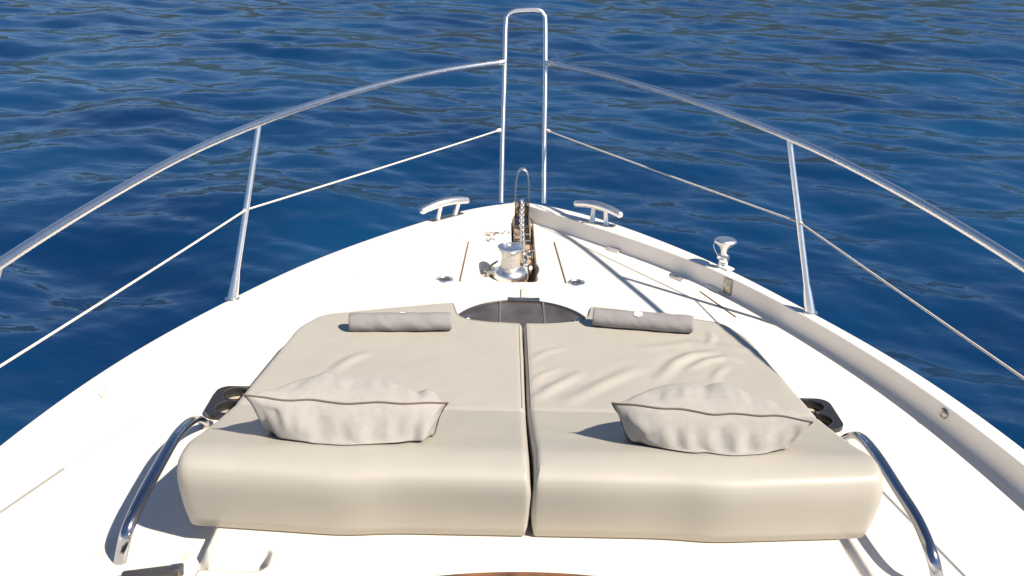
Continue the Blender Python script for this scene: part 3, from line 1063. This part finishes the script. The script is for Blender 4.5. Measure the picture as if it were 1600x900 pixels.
def mattress(s, wr, seed):
    g = 0.0025
    poly = [(s * g, 4.06), (s * 0.14, 4.068), (s * 0.25, 4.098), (s * 0.288, 4.15), (s * 0.312, 4.298), (s * 0.63, 4.212), (s * 0.915, 4.115), (s * 0.985, 3.96),
            (s * 1.035, 3.42), (s * 1.06, 3.05), (s * 1.068, 2.70), (s * 1.062, 2.525), (s * 0.56, 2.484), (s * 0.42, 2.50), (s * g, 2.50)]
    rad = [0.02, 0.06, 0.05, 0.05, 0.03, 0.05, 0.05, 0.06, 0.2, 0.2, 0.05, 0.05, 0.12, 0.10, 0.02]
    ring = round_poly(poly, rad)
    N = len(ring)
    area = sum(ring[i].x * ring[(i + 1) % N].y - ring[(i + 1) % N].x * ring[i].y for i in range(N))
    if area < 0: ring.reverse()
    nr = []
    for i in range(N):
        t = (ring[(i + 2) % N] - ring[i - 2])
        nr.append(Vector((t.y, -t.x)).normalized())
    for _ in range(3): nr = [(nr[i - 1] + nr[i] * 2 + nr[(i + 1) % N]).normalized() for i in range(N)]
    # (inset on the aft face, inset elsewhere, height fraction)
    levels = [(0.085, 0.030, 0.0), (0.062, 0.010, 0.02), (0.050, 0.004, 0.16), (0.032, 0.0, 0.36), (0.014, 0.0, 0.56), (0.003, 0.001, 0.72), (0.0, 0.004, 0.83), (0.004, 0.007, 0.92), (0.014, 0.014, 0.975), (0.032, 0.022, 0.997), (0.058, 0.030, 1.0)]
    kaft = [max(0.0, -n.y) ** 1.2 * (1 - float(smooth(2.74, 2.86, p.y))) for p, n in zip(ring, nr)]
    for _ in range(8): kaft = [(kaft[i - 1] + 2 * kaft[i] + kaft[(i + 1) % N]) / 4 for i in range(N)]
    ridge_set = []
    for (path, hgt, wid) in wr:
        pp = [at(px, py, 0.16).xy for px, py in path]
        dense = []
        for a, b_ in zip(pp[:-1], pp[1:]):
            for k in range(10): dense.append(a.lerp(b_, k / 10))
        dense.append(pp[-1])
        ridge_set.append((dense, hgt, wid))
    def wrinkle(x, y):
        z = 0.0
        for dense, hgt, wid in ridge_set:
            dm, im = 1e9, 0
            for i_, q in enumerate(dense):
                d = (q.x - x) ** 2 + (q.y - y) ** 2
                if d < dm: dm, im = d, i_
            dm = math.sqrt(dm)
            if dm < wid * 4:
                e = math.sin(math.pi * min(max((im + 1.5) / (len(dense) + 2), 0), 1)) ** 0.6
                z += hgt * e * (math.exp(-(dm / wid) ** 2) - 0.35 * math.exp(-((dm - 1.6 * wid) / (0.9 * wid)) ** 2))
        z += 0.0035 * noise.noise(Vector((x * 4 + seed, y * 4, 0))) + 0.0012 * noise.noise(Vector((x * 13 + seed, y * 13, 2)))
        # gentle pillowing of each panel
        return z
    bm = bmesh.new()
    rings = []
    for ia, isd, hf in levels:
        row = []
        for p, n, ka in zip(ring, nr, kaft):
            w = float(1 - smooth(2.49, 2.80, p.y))
            q = Vector((p.x - n.x * isd, p.y + 0.85 * ia * w - max(n.y, 0.0) * isd))
            zb = float(pad_zb(p.y))
            zt = float(pad_zt(q.y)) + wrinkle(q.x, q.y) * (hf > 0.9)
            bulge = 0.004 * math.sin(math.pi * hf) * (0.4 + noise.noise(Vector((p.x * 3, p.y * 3, hf * 2 + seed))))
            row.append(bm.verts.new((q.x + n.x * bulge, q.y + n.y * bulge, zb + (zt - zb) * hf)))
        rings.append(row)
    for A, B in zip(rings[:-1], rings[1:]):
        for k in range(N): bm.faces.new((A[k], A[(k + 1) % N], B[(k + 1) % N], B[k]))
    bm.faces.new(rings[0][::-1])
    inner = [v.co.xy.copy() for v in rings[-1]]
    def inside(x, y, margin=0.008):
        c = False
        for i in range(N):
            a, b_ = inner[i], inner[i - 1]
            if (a.y > y) != (b_.y > y) and x < (b_.x - a.x) * (y - a.y) / (b_.y - a.y) + a.x: c = not c
        if not c: return False
        return min((a.x - x) ** 2 + (a.y - y) ** 2 for a in inner) > margin ** 2
    pts = list(inner)
    st = 0.0135
    xs = np.arange(-1.06, 1.06, st); ys = np.arange(2.5, 4.3, st)
    for j, y in enumerate(ys):
        for x in xs:
            if x * s < 0: continue
            xx = x + (st / 2 if j % 2 else 0)
            if inside(xx, y): pts.append(Vector((xx, y)))
    ed = [(i, (i + 1) % N) for i in range(N)]
    v2, e2, f2, ov, *_ = delaunay_2d_cdt(pts, ed, [], 1, 1e-6)
    vm = []
    for i, p in enumerate(v2):
        if ov[i] and ov[i][0] < N: vm.append(rings[-1][ov[i][0]])
        else: vm.append(bm.verts.new((p.x, p.y, float(pad_zt(p.y)) + wrinkle(p.x, p.y))))
    for t in f2:
        try: bm.faces.new([vm[i] for i in t])
        except ValueError: pass
    rings_co = [v.co.copy() for v in rings[8]]
    o = obj('sunpad_mattress', bm, M['vinyl'], None, 75)
    # welt along the upper edge of the flat fore part
    idx = [i for i in range(N) if ring[i].y > 3.17 and abs(ring[i].x) < 0.9 and not (abs(ring[i].x) > 0.32 and ring[i].y < 4.0)]
    runs, cur = [], []
    for i in idx:
        if cur and i != cur[-1] + 1: runs.append(cur); cur = []
        cur.append(i)
    runs.append(cur)
    bm = bmesh.new()
    for run in runs:
        if len(run) > 3: tube(bm, [rings_co[i] + Vector((0, 0, 0.001)) for i in run], 0.0026, 6)
    obj('welt', bm, M['vinyl_seam'], o)
    return o
wr_l = [([(519, 584), (532, 571), (549, 559), (577, 548)], 0.006, 0.024)]
wr_r = [([(838, 630), (862, 610), (905, 584)], 0.008, 0.024), ([(888, 636), (935, 606), (992, 578)], 0.007, 0.030), ([(1030, 594), (1056, 564), (1080, 552), (1112, 547)], 0.010, 0.026),
        ([(1075, 576), (1105, 560), (1135, 556), (1152, 562)], 0.008, 0.022), ([(1108, 534), (1113, 522), (1110, 514)], 0.005, 0.016), ([(1115, 596), (1122, 582), (1135, 572)], 0.005, 0.018),
        ([(832, 560), (850, 548), (880, 540)], 0.004, 0.02), ([(832, 600), (848, 586), (872, 575)], 0.004, 0.016), ([(1010, 540), (1080, 530), (1180, 545)], 0.004, 0.03)]
mL = mattress(-1, wr_l, 3.0)
tag(mL, 'smooth beige vinyl sunpad mattress on the port side, a single small crease in it', 'mattress', 'sunpad mattresses on the foredeck')
mR = mattress(1, wr_r, 9.0)
tag(mR, 'wrinkled beige vinyl sunpad mattress on the starboard side, many creases near its pillow', 'mattress', 'sunpad mattresses on the foredeck')

# ------------------------------------------------------------------ pillows
def pillow(center, yaw, tau, w, h, T, seed, folds, corners):
    nu, nv = 96, 56
    q = Matrix.Rotation(yaw, 3, 'Z')
    ax = q @ Vector((1, 0, 0))
    bx = q @ Vector((0, -math.cos(tau), math.sin(tau)))
    cx = q @ Vector((0, math.sin(tau), math.cos(tau)))
    C0 = Vector(center)
    def surf(u, v, side):
        au, av = abs(u), abs(v)
        pu = u * w / 2 * (1 - 0.048 * (1 - av ** 2.2)) * (1 - 0.085 * (1 - v))
        pv = v * h / 2 * (1 - 0.095 * (1 - au ** 2.2))
        body = max(0.0, (1 - au ** 2.3)) ** 0.66 * max(0.0, (1 - av ** 2.2)) ** 0.66
        t = T * body
        edge = (1 - max(au, av))
        # puckers that run in from the seam
        pk = noise.noise(Vector((u * 7.5 + seed, v * 1.6, side * 3 + seed))) * math.exp(-((edge - 0.16) / 0.16) ** 2)
        pk2 = noise.noise(Vector((u * 15 + seed, v * 3, side * 5.0))) * math.exp(-((edge - 0.10) / 0.09) ** 2)
        big = noise.noise(Vector((u * 2.1 + seed * 2, v * 2.1, side * 2.0)))
        ks = (0.35 + 0.65 * float(smooth(-0.5, 0.3, v))) if side < 0 else 0.5
        t += ks * (0.027 * pk + 0.004 * pk2 + 0.014 * big * body) * min(1, edge * 9)
        for (fu, fv, amp, su, sv) in folds:
            t += amp * math.exp(-((u - fu) / su) ** 2 - ((v - fv) / sv) ** 2) * min(1, edge * 9)
        wav = 0.010 * noise.noise(Vector((u * 3.0 + seed * 5, v * 3.0, 7.0))) 
        P = C0 + ax * pu + bx * pv + cx * (side * max(t, 0.0) + wav * (1 - body * 0.6))
        for (cu, cv, dz_, dy_) in corners:
            f_ = max(0.0, u * cu) ** 4 * max(0.0, (1 + v * cv) / 2) ** 3
            P.z += dz_ * f_; P.y += dy_ * f_
        zm = float(pad_zt(P.y)) + 0.004
        if P.z < zm + 0.02:
            P.z = zm + 0.02 * math.exp((P.z - zm - 0.02) / 0.02)
        return P
    bm = bmesh.new()
    uvl = bm.loops.layers.uv.new('UVMap')
    grids = []
    per = {}
    for side in (1, -1):
        G = []
        for j in range(nv + 1):
            row = []
            for i in range(nu + 1):
                u = -math.cos(math.pi * i / nu); v = -math.cos(math.pi * j / nv)
                u = 0.55 * u + 0.45 * (2 * i / nu - 1); v = 0.55 * v + 0.45 * (2 * j / nv - 1)
                b = i in (0, nu) or j in (0, nv)
                if b and (i, j) in per: row.append((per[(i, j)], u, v)); continue
                vert = bm.verts.new(surf(u, v, side))
                if b: per[(i, j)] = vert
                row.append((vert, u, v))
            G.append(row)
        for j in range(nv):
            for i in range(nu):
                f4 = [G[j][i], G[j][i + 1], G[j + 1][i + 1], G[j + 1][i]]
                if side < 0: f4.reverse()
                f = bm.faces.new([k[0] for k in f4])
                for lp_, k in zip(f.loops, f4): lp_[uvl].uv = (k[1] * w, k[2] * h)
    loop_ = [(i, 0) for i in range(nu)] + [(nu, j) for j in range(nv)] + [(i, nv) for i in range(nu, 0, -1)] + [(0, j) for j in range(nv, 0, -1)]
    pl_ = [per[k].co.copy() for k in loop_]
    o = obj('pillow', bm, M['linen'], None, 80)
    bm = bmesh.new()
    ctr = C0
    tube(bm, [p + (p - ctr).normalized() * 0.002 for p in pl_], 0.0030, 8, closed=True)
    obj('piping', bm, M['piping'], o)
    return o
pL = pillow((-0.575, 2.812, 0.308), R_(-1), R_(57), 0.625, 0.315, 0.170, 1.3, [(0.84, 0.7, 0.018, 0.08, 0.3), (0.72, 0.7, -0.014, 0.05, 0.3), (-0.3, 0.5, 0.01, 0.1, 0.3)], [(-1, 1, 0.012, 0.0), (1, 1, -0.02, 0.05), (1, -1, 0.04, -0.11)])
tag(pL, 'pale linen scatter pillow with brown piping on the port mattress, right corner folded over', 'pillow', 'scatter pillows on the sunpad')
pR = pillow((0.568, 2.797, 0.308), R_(-6), R_(57), 0.605, 0.315, 0.170, 4.7, [(-0.05, 0.5, -0.014, 0.08, 0.4), (0.2, 0.5, 0.010, 0.15, 0.4)], [(-1, 1, -0.02, 0.05), (1, 1, -0.012, 0.0), (-1, -1, 0.05, -0.10)])
tag(pR, 'pale linen scatter pillow with brown piping on the wrinkled starboard mattress, sharp right corner', 'pillow', 'scatter pillows on the sunpad')

# ------------------------------------------------------------------ rolled towels
def towel(p0, p1, r, seed, mark):
    a, b_ = at(*p0, 0.185), at(*p1, 0.185)
    za = float(pad_zt((a.y + b_.y) / 2)) + r * 0.93
    a.z = b_.z = za
    d = (b_ - a).normalized()
    sd = d.cross(Vector((0, 0, 1))).normalized()
    bm = bmesh.new()
    n, sg = 60, 40
    rings = []
    L = (b_ - a).length
    for i in range(n + 1):
        t = i / n
        c = a.lerp(b_, t)
        row = []
        for k in range(sg):
            an = 2 * math.pi * k / sg
            nn = noise.noise(Vector((t * 7 + seed + math.sin(an) * 0.8, math.cos(an) * 1.2, seed)))
            n2 = noise.noise(Vector((t * 16 + seed + an * 1.2, math.cos(an) * 2, seed + 5)))
            rr_ = r * (1 + 0.07 * nn + 0.035 * n2) * (1 - 0.05 * (abs(2 * t - 1) ** 8))
            # squared-off top and flat underside
            z = math.sin(an) * rr_ * 0.93
            y = math.cos(an) * rr_ * 1.12
            # outer flap edge: a small step along the roll
            if 0.15 < (an / (2 * math.pi)) < 0.32: z += 0.0035
            row.append(bm.verts.new(c + sd * y + Vector((0, 0, max(z, -r * 0.90)))))
        rings.append(row)
    for A, B in zip(rings[:-1], rings[1:]):
        for k in range(sg): bm.faces.new((A[k], A[(k + 1) % sg], B[(k + 1) % sg], B[k]))
    # spiral end faces
    for row, sgn in ((rings[0], -1), (rings[-1], 1)):
        cpt = sum((v.co for v in row), Vector()) / sg
        prev = row
        for f_, dep in ((0.90, 0.004), (0.80, -0.006), (0.66, 0.002), (0.54, -0.007), (0.40, 0.001), (0.26, -0.008)):
            cur = [bm.verts.new(cpt + (v.co - cpt) * f_ + d * sgn * dep) for v in row]
            for k in range(sg): bm.faces.new((prev[k], prev[(k + 1) % sg], cur[(k + 1) % sg], cur[k]))
            prev = cur
        bm.faces.new(prev)
    o = obj('rolled_towel', bm, M['towel'], None, 60)
    # small white woven mark
    t, an0, wl, ang_w = mark
    bm = bmesh.new()
    V = []
    for i in range(5):
        row = []
        for k in range(5):
            tt = t + (i - 2) / 4 * wl / L
            an = an0 + (k - 2) / 4 * ang_w * (1 - 0.3 * abs(i - 2) / 2)
            c = a.lerp(b_, tt)
            row.append(bm.verts.new(c + sd * (math.cos(an) * r * 1.2) + Vector((0, 0, math.sin(an) * r * 1.03 + 0.001))))
        V.append(row)
    for i in range(4):
        for k in range(4): bm.faces.new((V[i][k], V[i + 1][k], V[i + 1][k + 1], V[i][k + 1]))
    obj('white_mark', bm, M['white'], o)
    return o
tL = towel((547, 501), (704, 500), 0.040, 2.0, (0.52, R_(95), 0.02, 0.25))
tag(tL, 'rolled grey towel lying across the fore end of the smooth port mattress', 'towel', 'rolled towels on the sunpad')
tR = towel((928, 492), (1082, 504), 0.040, 6.0, (0.45, R_(70), 0.035, 0.75))
tag(tR, 'rolled grey towel with a white printed mark on the wrinkled starboard mattress', 'towel', 'rolled towels on the sunpad')
